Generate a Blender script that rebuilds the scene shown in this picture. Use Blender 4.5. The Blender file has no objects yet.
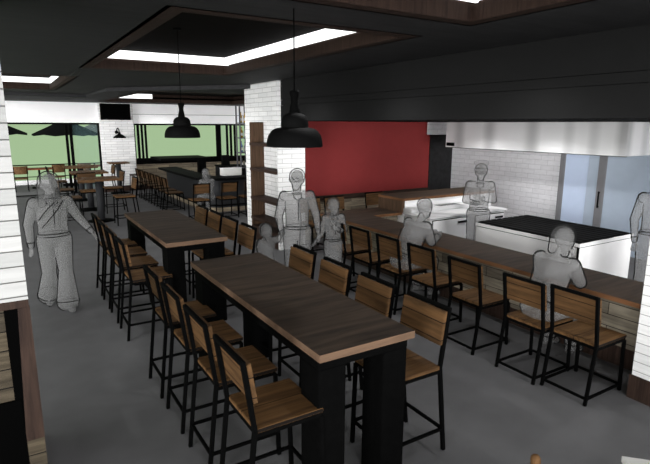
import bpy, bmesh, math, random
from mathutils import Vector, Matrix, Euler
random.seed(7)
PI = math.pi
S = bpy.context.scene
COL = S.collection

# ---------------------------------------------------------------- camera
F, YAW, PITCH, ROLL, EYE = 517.03, 0.551384, 0.205314, 0.004095, 2.4
cd = bpy.data.cameras.new('camera'); cam = bpy.data.objects.new('camera', cd); COL.objects.link(cam)
cd.sensor_width = 36; cd.lens = F / 650 * 36; cd.clip_start = .05; cd.clip_end = 200
cy, sy = math.cos(YAW), math.sin(YAW)
fw = Vector((sy*math.cos(PITCH), cy*math.cos(PITCH), -math.sin(PITCH)))
rt = Vector((cy, -sy, 0)); up = rt.cross(fw)
r2 = rt*math.cos(ROLL) + up*math.sin(ROLL); u2 = -rt*math.sin(ROLL) + up*math.cos(ROLL)
M3 = Matrix((r2, u2, -fw)).transposed()
cam.matrix_world = Matrix.Translation((0, 0, EYE)) @ M3.to_4x4()
S.camera = cam

# ---------------------------------------------------------------- sky: pale green towards the terrace, bright white added elsewhere to light the room
w = bpy.data.worlds.new('world'); S.world = w; w.use_nodes = True
nt = w.node_tree; nt.nodes.clear()
tc = nt.nodes.new('ShaderNodeTexCoord'); sp = nt.nodes.new('ShaderNodeSeparateXYZ')
rmp = nt.nodes.new('ShaderNodeValToRGB'); bg = nt.nodes.new('ShaderNodeBackground'); wo = nt.nodes.new('ShaderNodeOutputWorld')
nt.links.new(tc.outputs['Generated'], sp.inputs[0]); nt.links.new(sp.outputs['Y'], rmp.inputs[0])
rmp.color_ramp.elements[0].position = .35; rmp.color_ramp.elements[0].color = (1, 1, 1, 1)
rmp.color_ramp.elements[1].position = .6; rmp.color_ramp.elements[1].color = (.246, .346, .199, 1)
nt.links.new(rmp.outputs[0], bg.inputs[0]); bg.inputs[1].default_value = 1.5
nt.links.new(bg.outputs[0], wo.inputs[0])

# added suns from behind and left of the camera, for flat room light
def sun(name, direction, strength, angle):
    l = bpy.data.lights.new(name, 'SUN'); l.energy = strength; l.angle = math.radians(angle)
    o = bpy.data.objects.new(name, l); COL.objects.link(o)
    o.rotation_euler = Vector(direction).to_track_quat('-Z', 'Y').to_euler(); o.location = (0, -4, 6)
sun('sun', (.18, .97, -.05), 3.0, 30)
sun('side_fill', (.87, .49, -.01), 2.5, 18)
# general room light: added fill spots below the ceiling, without fittings
SPOTS = [(2.2, 3.45), (3.8, 1.2), (3.8, 3.2), (3.8, 5.2), (3.8, 7.4), (.6, 5.4), (.6, 8.6), (2.0, 9.2), (3.5, 10.2),
         (1.6, 12.2), (.6, 15.2), (1.6, 17.6), (3.1, 14.5), (4.6, 12), (6.6, 12.2), (2.6, 18.8), (5, 19.1)]
def spot(loc, power, ang=150, rad=.05):
    l = bpy.data.lights.new('fill_spot', 'SPOT'); l.energy = power; l.spot_size = math.radians(ang); l.spot_blend = .8
    l.shadow_soft_size = rad
    o = bpy.data.objects.new('fill_spot', l); COL.objects.link(o); o.location = loc
for x, y in SPOTS: spot((x, y, 3.0), 34)
for x, y in ((5.6, 2.5), (5.6, 5.0), (5.4, 8.3)): spot((x, y, 2.42), 36)
for x, y in ((7.6, 2.6), (7.6, 4.2), (7.6, 5.8), (7.6, 7.2)): spot((x, y, 2.42), 75)
spot((.3, 2.6, 3.1), 14)

vs = S.view_settings
vs.view_transform = 'Standard'; vs.look = 'None'; vs.exposure = 0; vs.gamma = 1; vs.use_curve_mapping = False
S.cycles.transparent_max_bounces = 24
S.cycles.use_denoising = True
S.cycles.denoising_input_passes = 'RGB_ALBEDO'

# ---------------------------------------------------------------- materials
def lin(c):
    return tuple(((v/255)/12.92 if v/255 <= .04045 else ((v/255+.055)/1.055)**2.4) for v in c) + (1,)
def base(name, rough=.8, spec=.15, metal=0):
    m = bpy.data.materials.new(name); m.use_nodes = True
    b = m.node_tree.nodes['Principled BSDF']
    b.inputs['Roughness'].default_value = rough; b.inputs['Specular IOR Level'].default_value = spec
    b.inputs['Metallic'].default_value = metal
    return m, m.node_tree, b
def N(t, typ, **k):
    n = t.nodes.new(typ)
    for a, v in k.items(): setattr(n, a, v)
    return n
def plain(name, c, rough=.8, spec=.15, metal=0, var=.06, scale=6):
    m, t, b = base(name, rough, spec, metal)
    tc = N(t, 'ShaderNodeTexCoord'); no = N(t, 'ShaderNodeTexNoise'); no.inputs['Scale'].default_value = scale
    no.inputs['Detail'].default_value = 4
    cr = N(t, 'ShaderNodeValToRGB'); c = lin(c)
    cr.color_ramp.elements[0].position = .3; cr.color_ramp.elements[1].position = .7
    cr.color_ramp.elements[0].color = tuple(v*(1-var) for v in c[:3])+(1,); cr.color_ramp.elements[1].color = tuple(v*(1+var) for v in c[:3])+(1,)
    t.links.new(tc.outputs['Object'], no.inputs[0]); t.links.new(no.outputs[0], cr.inputs[0]); t.links.new(cr.outputs[0], b.inputs['Base Color'])
    return m
def wood(name, dark, light, axis='Y', board=0.0, rough=.7, board_axis=None, spec=.12, stretch=14, scale=1.6):
    """streaky grain along one axis; board > 0 draws thin joints across board_axis"""
    m, t, b = base(name, rough, spec)
    tc = N(t, 'ShaderNodeTexCoord'); oi = N(t, 'ShaderNodeObjectInfo'); mp = N(t, 'ShaderNodeMapping')
    s = [stretch]*3; s['XYZ'.index(axis)] = 1.0; mp.inputs['Scale'].default_value = s
    ml = N(t, 'ShaderNodeMath', operation='MULTIPLY'); ml.inputs[1].default_value = 23.0
    t.links.new(oi.outputs['Random'], ml.inputs[0])
    cb = N(t, 'ShaderNodeCombineXYZ')
    for i in range(3): t.links.new(ml.outputs[0], cb.inputs[i])
    t.links.new(tc.outputs['Object'], mp.inputs['Vector']); t.links.new(cb.outputs[0], mp.inputs['Location'])
    n1 = N(t, 'ShaderNodeTexNoise'); n1.inputs['Scale'].default_value = scale; n1.inputs['Detail'].default_value = 5; n1.inputs['Distortion'].default_value = .6
    n1.inputs['Roughness'].default_value = .6
    cr = N(t, 'ShaderNodeValToRGB'); cr.color_ramp.elements[0].position = .34; cr.color_ramp.elements[1].position = .66
    cr.color_ramp.elements[0].color = lin(dark); cr.color_ramp.elements[1].color = lin(light)
    t.links.new(mp.outputs[0], n1.inputs[0]); t.links.new(n1.outputs[0], cr.inputs[0])
    out = cr.outputs[0]
    if board:
        sx = N(t, 'ShaderNodeSeparateXYZ'); t.links.new(tc.outputs['Object'], sx.inputs[0])
        dv = N(t, 'ShaderNodeMath', operation='DIVIDE'); dv.inputs[1].default_value = board
        t.links.new(sx.outputs[board_axis], dv.inputs[0])
        fr = N(t, 'ShaderNodeMath', operation='FRACT'); t.links.new(dv.outputs[0], fr.inputs[0])
        lt = N(t, 'ShaderNodeMath', operation='LESS_THAN'); lt.inputs[1].default_value = .012/board*.5; t.links.new(fr.outputs[0], lt.inputs[0])
        mx = N(t, 'ShaderNodeMixRGB'); mx.inputs[2].default_value = lin((18, 12, 8)); t.links.new(lt.outputs[0], mx.inputs[0]); t.links.new(out, mx.inputs[1]); out = mx.outputs[0]
    t.links.new(out, b.inputs['Base Color'])
    return m
def bricky(name, bw, bh, mortar, c1, c2, cm, streak=0, rough=.8, spec=.15, off=.5, zoff=0, bump=.3):
    """running bond on any upright face: u = x + y, v = z"""
    m, t, b = base(name, rough, spec)
    tc = N(t, 'ShaderNodeTexCoord'); sx = N(t, 'ShaderNodeSeparateXYZ'); t.links.new(tc.outputs['Object'], sx.inputs[0])
    ad = N(t, 'ShaderNodeMath', operation='ADD'); t.links.new(sx.outputs[0], ad.inputs[0]); t.links.new(sx.outputs[1], ad.inputs[1])
    az = N(t, 'ShaderNodeMath', operation='ADD'); t.links.new(sx.outputs[2], az.inputs[0]); az.inputs[1].default_value = zoff
    cb = N(t, 'ShaderNodeCombineXYZ'); t.links.new(ad.outputs[0], cb.inputs[0]); t.links.new(az.outputs[0], cb.inputs[1])
    br = N(t, 'ShaderNodeTexBrick'); br.offset = off
    br.inputs['Scale'].default_value = 1; br.inputs['Brick Width'].default_value = bw; br.inputs['Row Height'].default_value = bh
    br.inputs['Mortar Size'].default_value = mortar; br.inputs['Mortar Smooth'].default_value = .2
    br.inputs['Color1'].default_value = lin(c1); br.inputs['Color2'].default_value = lin(c2); br.inputs['Mortar'].default_value = lin(cm)
    t.links.new(cb.outputs[0], br.inputs['Vector'])
    n = N(t, 'ShaderNodeTexNoise'); n.inputs['Scale'].default_value = 3 if streak else 9; n.inputs['Detail'].default_value = 5
    mp = N(t, 'ShaderNodeMapping'); mp.inputs['Scale'].default_value = (1, 12, 1) if streak else (1, 2.5, 1)
    t.links.new(cb.outputs[0], mp.inputs[0]); t.links.new(mp.outputs[0], n.inputs[0])
    cr = N(t, 'ShaderNodeValToRGB'); v = 1-(streak or .1)
    cr.color_ramp.elements[0].position = .35; cr.color_ramp.elements[1].position = .65
    cr.color_ramp.elements[0].color = (v, v, v, 1); cr.color_ramp.elements[1].color = (1, 1, 1, 1); t.links.new(n.outputs[0], cr.inputs[0])
    mx = N(t, 'ShaderNodeMixRGB', blend_type='MULTIPLY'); mx.inputs[0].default_value = 1
    t.links.new(br.outputs['Color'], mx.inputs[1]); t.links.new(cr.outputs[0], mx.inputs[2]); t.links.new(mx.outputs[0], b.inputs['Base Color'])
    bp = N(t, 'ShaderNodeBump'); bp.inputs['Strength'].default_value = bump; bp.inputs['Distance'].default_value = .01; bp.invert = True
    t.links.new(br.outputs['Fac'], bp.inputs['Height']); t.links.new(bp.outputs[0], b.inputs['Normal'])
    return m
def glow(name, c, s):
    m = bpy.data.materials.new(name); m.use_nodes = True; t = m.node_tree; t.nodes.clear()
    e = N(t, 'ShaderNodeEmission'); e.inputs[0].default_value = lin(c); e.inputs[1].default_value = s
    o = N(t, 'ShaderNodeOutputMaterial'); t.links.new(e.outputs[0], o.inputs[0]); return m
def sheer(name, c, see, gloss=0):
    m = bpy.data.materials.new(name); m.use_nodes = True; t = m.node_tree; t.nodes.clear()
    tr = N(t, 'ShaderNodeBsdfTransparent'); d = N(t, 'ShaderNodeBsdfDiffuse'); d.inputs[0].default_value = lin(c)
    mx = N(t, 'ShaderNodeMixShader'); mx.inputs[0].default_value = 1-see; o = N(t, 'ShaderNodeOutputMaterial')
    tl = N(t, 'ShaderNodeBsdfTranslucent'); tl.inputs[0].default_value = lin(c); m2 = N(t, 'ShaderNodeMixShader'); m2.inputs[0].default_value = .5
    t.links.new(d.outputs[0], m2.inputs[1]); t.links.new(tl.outputs[0], m2.inputs[2])
    t.links.new(tr.outputs[0], mx.inputs[1]); t.links.new(m2.outputs[0], mx.inputs[2]); t.links.new(mx.outputs[0], o.inputs[0]); return m
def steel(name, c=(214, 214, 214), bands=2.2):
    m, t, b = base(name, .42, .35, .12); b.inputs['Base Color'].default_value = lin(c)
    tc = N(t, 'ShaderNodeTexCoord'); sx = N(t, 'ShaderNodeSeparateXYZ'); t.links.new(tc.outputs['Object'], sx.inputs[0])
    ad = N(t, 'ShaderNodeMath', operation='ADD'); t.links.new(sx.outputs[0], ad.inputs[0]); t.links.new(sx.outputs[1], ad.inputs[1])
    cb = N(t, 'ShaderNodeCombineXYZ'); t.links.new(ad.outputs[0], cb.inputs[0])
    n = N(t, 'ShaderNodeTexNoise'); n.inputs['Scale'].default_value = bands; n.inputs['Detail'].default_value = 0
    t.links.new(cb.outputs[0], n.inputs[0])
    cr = N(t, 'ShaderNodeValToRGB'); c1 = tuple(v*.6 for v in lin(c)[:3])+(1,)  # soft reflection bands of brushed metal, painted into the base colour
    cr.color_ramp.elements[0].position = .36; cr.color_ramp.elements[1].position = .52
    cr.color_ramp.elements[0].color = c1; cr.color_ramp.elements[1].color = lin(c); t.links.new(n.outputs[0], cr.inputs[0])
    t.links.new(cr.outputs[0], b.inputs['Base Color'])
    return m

MT = {}
MT['floor'] = plain('floor_concrete', (102, 102, 103), .9, .05, var=.09, scale=2.6)
MT['ceiling'] = wood('ceiling_dark_boards', (40, 40, 41), (50, 50, 51), 'X', stretch=8)
MT['bulkhead'] = plain('bulkhead_charcoal', (32, 32, 32), .9, .02, var=.03)
MT['white'] = plain('white_paint', (250, 250, 250), var=.01)
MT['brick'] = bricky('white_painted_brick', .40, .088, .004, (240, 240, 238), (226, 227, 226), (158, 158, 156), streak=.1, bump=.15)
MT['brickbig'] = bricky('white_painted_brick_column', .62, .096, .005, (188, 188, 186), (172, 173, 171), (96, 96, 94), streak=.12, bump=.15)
MT['tile'] = bricky('white_subway_tile', .30, .10, .004, (222, 222, 224), (214, 214, 216), (178, 178, 180), rough=.4, spec=.3)
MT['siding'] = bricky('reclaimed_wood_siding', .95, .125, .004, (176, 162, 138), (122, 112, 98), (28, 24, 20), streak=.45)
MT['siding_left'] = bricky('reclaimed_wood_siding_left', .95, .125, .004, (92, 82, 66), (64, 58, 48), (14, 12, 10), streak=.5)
MT['siding_dark'] = bricky('reclaimed_wood_siding_counter', .8, .125, .004, (172, 162, 142), (118, 110, 97), (36, 32, 28), streak=.35)
MT['walnut'] = wood('dark_walnut_trim', (38, 28, 24), (58, 44, 37), 'Z', stretch=16, scale=2.5)
MT['walnut_h'] = wood('dark_walnut_rail', (42, 31, 26), (62, 47, 40), 'X', stretch=16, scale=2.5)
MT['jamb'] = wood('brown_wood_panel', (62, 48, 37), (90, 69, 53), 'Z', stretch=16, scale=2.5)
MT['lid'] = plain('coffer_lid_dark', (20, 18, 16), .9, .02, var=.1)
MT['red'] = plain('red_paint', (122, 44, 44), var=.03)
MT['table'] = wood('table_planks', (38, 31, 25), (68, 56, 46), 'X', stretch=9, scale=1.5)
MT['table_edge'] = wood('table_edge', (84, 66, 52), (106, 84, 67), 'X', stretch=5)
MT['counter'] = wood('counter_planks', (42, 34, 27), (70, 57, 46), 'X', stretch=9, scale=1.3)
MT['counter_edge'] = wood('counter_edge', (92, 63, 41), (126, 88, 60), 'Y', stretch=5)
MT['seat'] = wood('stool_oak', (64, 45, 27), (104, 76, 46), 'X', stretch=12, board=.23, board_axis=1)
MT['board'] = wood('backrest_oak', (60, 43, 26), (94, 68, 42), 'Y', stretch=12, board=.1275, board_axis=2)
MT['hightop'] = wood('high_table_oak', (74, 52, 32), (106, 78, 50), 'X', stretch=10)
MT['black'] = plain('black_steel', (5, 5, 5), .8, .03, var=.2, scale=20)
MT['blackmark'] = plain('black_marble', (12, 12, 13), .35, .3, var=2.2, scale=9)
MT['blackgloss'] = plain('black_enamel', (8, 8, 8), .75, .05, var=.05)
MT['screen'] = plain('screen_black', (3, 3, 3), .9, .02, var=0)
MT['charcoal'] = plain('bar_front_charcoal', (40, 41, 43), .7, .2, var=.04)
MT['steel'] = steel('brushed_steel')
MT['steelw'] = steel('white_steel', (238, 238, 238), 1.6)
MT['rackmetal'] = plain('rack_metal', (84, 84, 88), .6, .2, var=.04)
MT['grey_metal'] = plain('cooler_frame_grey', (112, 112, 114), .5, .3, var=.04)
MT['blue'] = plain('cooler_glass_blue', (186, 200, 222), .2, .3, var=.02)
MT['blue2'] = plain('cooler_glass_grey_blue', (164, 176, 190), .2, .3, var=.02)
MT['glass'] = sheer('window_glass', (150, 190, 200), .93)
MT['ghost'] = sheer('translucent_grey', (160, 160, 160), .56)
MT['hair'] = sheer('translucent_hair', (140, 140, 140), .82)
MT['line'] = plain('dark_line', (20, 20, 20), var=0)  # drawn figure outlines, garment lines and glasses
MT['cove'] = glow('cove_light', (255, 255, 255), 2.2)
MT['umbrella'] = plain('umbrella_canvas', (10, 11, 11), .95, .02, var=.1)
MT['umbrella2'] = plain('umbrella_canvas_grey', (74, 82, 80), var=.1)
MT['patio'] = plain('patio_paving', (100, 100, 101), var=.1)
MT['redwood'] = wood('patio_red_wood', (90, 44, 28), (130, 66, 44), 'X')
MT['label'] = plain('paper_white', (215, 215, 210), var=.02)
MT['yellow'] = plain('amber_bottle', (176, 140, 40), .3, .5); MT['bblue'] = plain('blue_bottle', (60, 96, 160), .3, .5)
MT['orange'] = plain('orange_bottle', (196, 92, 36), .3, .5); MT['dkglass'] = plain('dark_bottle', (26, 30, 24), .3, .5); MT['clear'] = plain('pale_bottle', (170, 170, 176), .3, .5)

# ---------------------------------------------------------------- mesh helpers
class MB:
    def __init__(s): s.b = bmesh.new(); s.mats = []
    def mi(s, m):
        if m not in s.mats: s.mats.append(m)
        return s.mats.index(m)
    def box(s, x0, y0, z0, x1, y1, z1, m=None, M=None, bev=0):
        x0, x1 = sorted((x0, x1)); y0, y1 = sorted((y0, y1)); z0, z1 = sorted((z0, z1))
        v = [s.b.verts.new(p) for p in ((x0,y0,z0),(x1,y0,z0),(x1,y1,z0),(x0,y1,z0),(x0,y0,z1),(x1,y0,z1),(x1,y1,z1),(x0,y1,z1))]
        fs = [s.b.faces.new([v[i] for i in f]) for f in ((3,2,1,0),(4,5,6,7),(0,1,5,4),(1,2,6,5),(2,3,7,6),(3,0,4,7))]
        if m:
            for f in fs: f.material_index = s.mi(m)
        if M: bmesh.ops.transform(s.b, matrix=M, verts=v)
        if bev: bmesh.ops.bevel(s.b, geom=list({e for f in fs for e in f.edges}), offset=bev, segments=2, affect='EDGES')
        return fs
    def bar(s, a, b, w, d=None, m=None):
        """square bar from a to b"""
        a, b = Vector(a), Vector(b); d = d or w; L = (b-a).length; z = (b-a).normalized()
        x = Vector((1, 0, 0)) if abs(z.x) < .9 else Vector((0, 1, 0))
        y = z.cross(x).normalized(); x = y.cross(z)
        M = Matrix((x, y, z)).transposed().to_4x4(); M.translation = a
        return s.box(-w/2, -d/2, 0, w/2, d/2, L, m, M)
    def lathe(s, prof, n=24, c=(0, 0, 0), m=None, cap=True):
        rings = []
        for r, z in prof:
            rings.append([s.b.verts.new((c[0]+max(r, .0005)*math.cos(2*PI*i/n), c[1]+max(r, .0005)*math.sin(2*PI*i/n), c[2]+z)) for i in range(n)])
        k = s.mi(m) if m else 0
        for a, b in zip(rings, rings[1:]):
            for i in range(n):
                f = s.b.faces.new((a[i], a[(i+1) % n], b[(i+1) % n], b[i])); f.material_index = k; f.smooth = True
        if cap:
            s.b.faces.new(rings[0][::-1]).material_index = k; s.b.faces.new(rings[-1]).material_index = k
    def cap(s, p0, r0, p1, r1, n=14, sx=1, sy=1):
        """tapered round-ended limb; sx, sy squash the cross-section"""
        p0, p1 = Vector(p0), Vector(p1); d = p1-p0; L = max(d.length, 1e-5); z = d/L
        x = Vector((1, 0, 0)); x = (x - z*x.dot(z))
        if x.length < .2: x = Vector((0, 1, 0)) - z*z.y
        x.normalize(); y = z.cross(x)
        rings = []
        for c, r, rng in ((p0, r0, [-1, -.85, -.5, 0]), (p1, r1, [0, .5, .85, 1])):
            for t in rng:
                rr = r*math.sqrt(max(0, 1-t*t)); rr = max(rr, r*.06)
                cc = c + z*(r*t)
                rings.append([s.b.verts.new(cc + x*(rr*sx*math.cos(2*PI*i/n)) + y*(rr*sy*math.sin(2*PI*i/n))) for i in range(n)])
        for a, b in zip(rings, rings[1:]):
            for i in range(n): s.b.faces.new((a[i], a[(i+1) % n], b[(i+1) % n], b[i]))
        s.b.faces.new(rings[0][::-1]); s.b.faces.new(rings[-1])
    def ell(s, c, r, n=16):
        M = Matrix.Translation(c) @ Matrix.Diagonal((r[0], r[1], r[2], 1))
        bmesh.ops.create_uvsphere(s.b, u_segments=n, v_segments=n*3//4, radius=1, matrix=M)
    def prism(s, pts, z0, z1, m=None):
        a = [s.b.verts.new((x, y, z0)) for x, y in pts]; b = [s.b.verts.new((x, y, z1)) for x, y in pts]; k = s.mi(m) if m else 0
        s.b.faces.new(a[::-1]).material_index = k; s.b.faces.new(b).material_index = k
        for i in range(len(pts)):
            j = (i+1) % len(pts); s.b.faces.new((a[i], a[j], b[j], b[i])).material_index = k
    def tube(s, pts, r=.004, n=6, closed=False):
        pts = [Vector(p) for p in pts]; rings = []; N_ = len(pts)
        for i, p in enumerate(pts):
            t = (pts[(i+1) % N_]-pts[i-1]) if closed else (pts[min(i+1, N_-1)]-pts[max(i-1, 0)])
            t.normalize(); a = Vector((0, 0, 1)) if abs(t.z) < .9 else Vector((1, 0, 0)); x = t.cross(a).normalized(); y = t.cross(x)
            rings.append([s.b.verts.new(p + x*r*math.cos(2*PI*k/n) + y*r*math.sin(2*PI*k/n)) for k in range(n)])
        pr = list(zip(rings, rings[1:])) + ([(rings[-1], rings[0])] if closed else [])
        for a, b in pr:
            for i in range(n): s.b.faces.new((a[i], a[(i+1) % n], b[(i+1) % n], b[i]))
    def build(s, name, mat=None, parent=None, smooth=False, loc=None):
        me = bpy.data.meshes.new(name); bmesh.ops.recalc_face_normals(s.b, faces=s.b.faces[:]); s.b.to_mesh(me); s.b.free()
        ms = s.mats if s.mats else [mat]
        for m in ms: me.materials.append(MT[m])
        if smooth:
            for p in me.polygons: p.use_smooth = True
        o = bpy.data.objects.new(name, me); COL.objects.link(o)
        if parent: o.parent = parent
        if loc: o.location = loc
        return o
def bx(*a, **k):
    m = MB(); m.box(*a, **k); return m
def tag(o, label=None, cat=None, group=None, kind=None):
    if label: o['label'] = label
    if cat: o['category'] = cat
    if group: o['group'] = group
    if kind: o['kind'] = kind
    return o
def empty(name, loc=(0, 0, 0), rz=0):
    o = bpy.data.objects.new(name, None); COL.objects.link(o); o.location = loc; o.rotation_euler = (0, 0, rz); o.empty_display_size = .1
    return o
def kids(o): return [c for c in bpy.data.objects if c.parent == o]
def dup(o, parent=None):
    c = o.copy(); COL.objects.link(c)
    if parent: c.parent = parent
    for ch in kids(o): dup(ch, c)
    return c
def struct(name, mb, mat=None, label=None):
    o = mb.build(name, mat); o['kind'] = 'structure'
    if label: o['label'] = label
    return o

# ================================================================ SETTING
CZ, LZ, KZ = 3.18, 3.10, 2.46          # main ceiling, lowered ceiling, kitchen soffit
BX = 4.42                              # front plane of the kitchen bulkhead
YW = 19.9                              # far wall
struct('floor', bx(-1.6, -1.5, -.1, 9.6, 19.75, 0), 'floor')
T = .3
def ceil_slab(rects_open, area, z, th=.12):
    """grid the area around rectangular openings"""
    m = MB(); xs = sorted({area[0], area[2], *[r[0] for r in rects_open], *[r[2] for r in rects_open]}); ys = sorted({area[1], area[3], *[r[1] for r in rects_open], *[r[3] for r in rects_open]})
    xs = [x for x in xs if area[0] <= x <= area[2]]; ys = [y for y in ys if area[1] <= y <= area[3]]
    for a, b in zip(xs, xs[1:]):
        for c, d in zip(ys, ys[1:]):
            cx, cyy = (a+b)/2, (c+d)/2
            if any(r[0] < cx < r[2] and r[1] < cyy < r[3] for r in rects_open): continue
            m.box(a, c, z, b, d, z+th)
    bmesh.ops.remove_doubles(m.b, verts=m.b.verts[:], dist=1e-4)
    return m
C1 = (1.07, 3.76, 3.28, 8.40); C2 = (-1.1, 10.02, 1.18, 14.33); C3 = (1.02, .2, 3.27, 3.12); C4 = (2.75, 12.0, 7.4, 18.5)
XJ = 2.08
struct('ceiling', ceil_slab([C1, C2, C3], (-1.6, -1.5, BX, 10.0), CZ), 'ceiling')
m = ceil_slab([C2], (-1.6, 10.0, XJ, 16.0), CZ)
# raised part narrows with a diagonal edge towards the bar
m.prism([(XJ, 10.0), (BX, 10.0), (XJ, 12.7)], CZ, CZ+.12)
struct('ceiling_back', m, 'ceiling')
m = MB()
m.prism([(BX, 10.0), (9.6, 10.0), (9.6, 12.0), (BX, 12.0)], LZ, CZ+.1)
m.prism([(BX, 10.0), (BX, 12.0), (2.62, 12.0)], LZ, CZ+.1)
m.prism([(2.62, 12.0), (2.75, 12.0), (2.75, 18.5), (XJ, 18.5), (XJ, 12.7)], LZ, CZ+.1)
m.box(7.4, 12.0, LZ, 9.6, 18.5, CZ+.1); m.box(XJ, 18.5, LZ, 9.6, YW, CZ+.1)
m.box(-1.6, 16.0, LZ, XJ, YW, CZ+.1)
struct('ceiling_lowered', m, 'ceiling')
# kitchen bulkhead and soffit
m = MB(); m.box(BX, -1.5, 2.835, BX+.2, 8.76, CZ+.12); m.box(BX+.006, -1.5, 2.74, BX+.2, 8.76, 2.83); m.box(BX, -1.5, KZ, BX+.2, 8.76, 2.735)
m.box(BX+.2, -1.5, KZ, 9.6, 9.3, KZ+.1)
struct('ceiling_bulkhead', m, 'bulkhead')

def coffer(r, z, idx, top=.55, white_sides=('far', 'right'), lip=.11):
    """recessed ceiling box: walnut lip, walnut band, glowing cove above, dark lid"""
    x0, y0, x1, y1 = r; t = .04
    m = MB(); e = .003; zb = z-e
    m.box(x0, y0, zb, x1, y0+lip, z+.12); m.box(x0, y1-lip, zb, x1, y1, z+.12)
    m.box(x0, y0+lip, zb, x0+lip, y1-lip, z+.12); m.box(x1-lip, y0+lip, zb, x1, y1-lip, z+.12)
    m.box(x0-t, y1, z, x1+t, y1+t, z+.5); m.box(x1, y0, z, x1+t, y1, z+.5); m.box(x0-t, y0-t, z, x1+t, y0, z+.5); m.box(x0-t, y0, z, x0, y1, z+.5)
    o = struct('trim_%d' % idx, m, 'walnut', 'dark walnut frame of a recessed ceiling coffer')
    m = MB(); m.box(x0, y0, z+.27, x1, y1, z+.31)
    o2 = struct('ceiling_coffer', m, 'lid')
    li = MB(); zt = z+.265
    li.box(x0+.02, y1-lip+.02, z+.15, x1-.02, y1-lip+.05, zt); li.box(x1-lip+.02, y0+.02, z+.15, x1-lip+.05, y1-lip, zt)
    li.box(x0+.02, y0+lip-.05, z+.15, x1-.02, y0+lip-.02, zt); li.box(x0+lip-.05, y0+lip, z+.15, x0+lip-.02, y1-lip, zt)
    if idx == 4:
        li.b.free(); li = MB(); li.box(x0+.02, y1-lip+.02, z+.0, 4.45, y1-lip+.05, zt)
    return li
COVES = []
for i, (r, z) in enumerate(((C1, CZ), (C2, CZ), (C3, CZ), (C4, LZ))):
    li = coffer(r, z, i+1)
    o = li.build('cove_light', 'cove')
    tag(o, ['white cove light strip around the coffer above the two long tables', 'white cove light strip in the coffer at the far left ceiling',
            'white cove light strip in the coffer nearest the camera at the top edge', 'white cove light strip in the coffer above the bar'][i], 'cove light')

# left brick column with framed wood panel below
m = MB(); m.box(-.45, 3.6, 1.32, .033, 4.25, CZ-.001)
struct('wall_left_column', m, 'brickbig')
m = MB(); m.box(-.45, 3.62, 0, .033, 4.25, 1.32, 'siding_left')
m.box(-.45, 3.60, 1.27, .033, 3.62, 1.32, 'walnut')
f = m.box(-.03, 3.595, .42, .036, 3.63, 1.27, 'walnut')
for v in {v for q in f for v in q.verts}:
    if v.co.z < .5 and v.co.x < 0: v.co.x = -.068
m.box(-.105, 3.605, .12, -.02, 3.62, 1.265, 'screen'); m.box(-.45, 3.600, .0, -.07, 3.615, .66, 'screen')
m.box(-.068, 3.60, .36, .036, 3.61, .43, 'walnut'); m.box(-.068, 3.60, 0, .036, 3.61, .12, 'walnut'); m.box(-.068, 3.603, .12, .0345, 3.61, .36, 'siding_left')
struct('trim_5', m, None, 'walnut framed panel under the left brick column')

# right pilaster
m = MB(); m.box(4.585, 1.55, .22, 5.3, 2.2, KZ)
struct('wall_right_pilaster', m, 'brick')
struct('baseboard_right', bx(4.57, 1.53, 0, 5.3, 2.215, .22), 'walnut')

# brick wall with shelf niche (faces the tables) and its end
m = MB(); xw, xe = 4.37, 4.93
m.box(xw, 8.76, 0, xe, 8.83, CZ-.002); m.box(xw, 10.10, 0, xe, 10.32, LZ); m.box(xw+.30, 8.83, 0, xe, 10.10, 2.44); m.box(xw, 8.83, 2.44, xe, 10.0, CZ-.002); m.box(xw, 10.0, 2.44, xe, 10.1, LZ)
struct('wall_middle', m, 'brick')

# far wall
m = MB()
m.box(-1.5, YW, 2.42, 2.93, YW+.2, LZ); m.box(4.06, YW, 2.40, 9.6, YW+.2, LZ); m.box(9.2, YW, 0, 9.6, YW+.2, 2.4)
struct('wall_far', m, 'white')
m = MB(); m.box(2.93, YW-.15, .2, 4.06, YW+.2, LZ)
struct('wall_far_column', m, 'brick')
struct('baseboard_far', bx(2.92, YW-.17, 0, 4.07, YW+.2, .2), 'walnut_h')
struct('wall_far_siding', bx(4.06, YW, 0, 9.2, YW+.2, 1.0), 'siding')
struct('baseboard_bar', bx(4.07, YW-.02, 0, 9.2, YW, .16), 'walnut_h')
struct('trim_6', bx(4.07, YW-.03, 2.72, 9.3, YW, 2.735), 'grey_metal', 'thin grey line across the white wall above the bar window')

# windows
def window(idx, x0, x1, z0, z1, posts, panes, f=.06):
    m = MB(); y0, y1 = YW-.02, YW+.1
    m.box(x0, y0, z1-f, x1, y1, z1); m.box(x0, y0, z0, x0+f, y1, z1-f); m.box(x1-f, y0, z0, x1, y1, z1-f)
    if z0 > .3: m.box(x0, y0-.12, z0-.06, x1, y1, z0+f*2.4)
    else: m.box(x0, y0, 0, x1, y1, .02)
    for a, b in posts: m.box(a, y0+.004, z0, b, y1-.004, z1-f)
    o = struct('window_%d' % idx, m, 'black', 'black framed window opening')
    for a, b in panes: bx(a, YW+.04, z0+.02, b, YW+.046, z1-f).build('pane', 'glass', o)
    return o
window(1, -1.5, 2.93, 0, 2.42, [(1.84, 1.92), (1.97, 2.06)], [(2.06, 2.87)])
window(2, 4.06, 9.2, 1.0, 2.4, [(4.2, 4.27), (4.34, 4.40), (4.47, 4.53), (7.2, 7.38), (7.62, 7.68), (7.78, 7.84), (7.95, 8.0)], [(4.12, 4.5), (7.38, 9.14)], .06)

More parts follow.
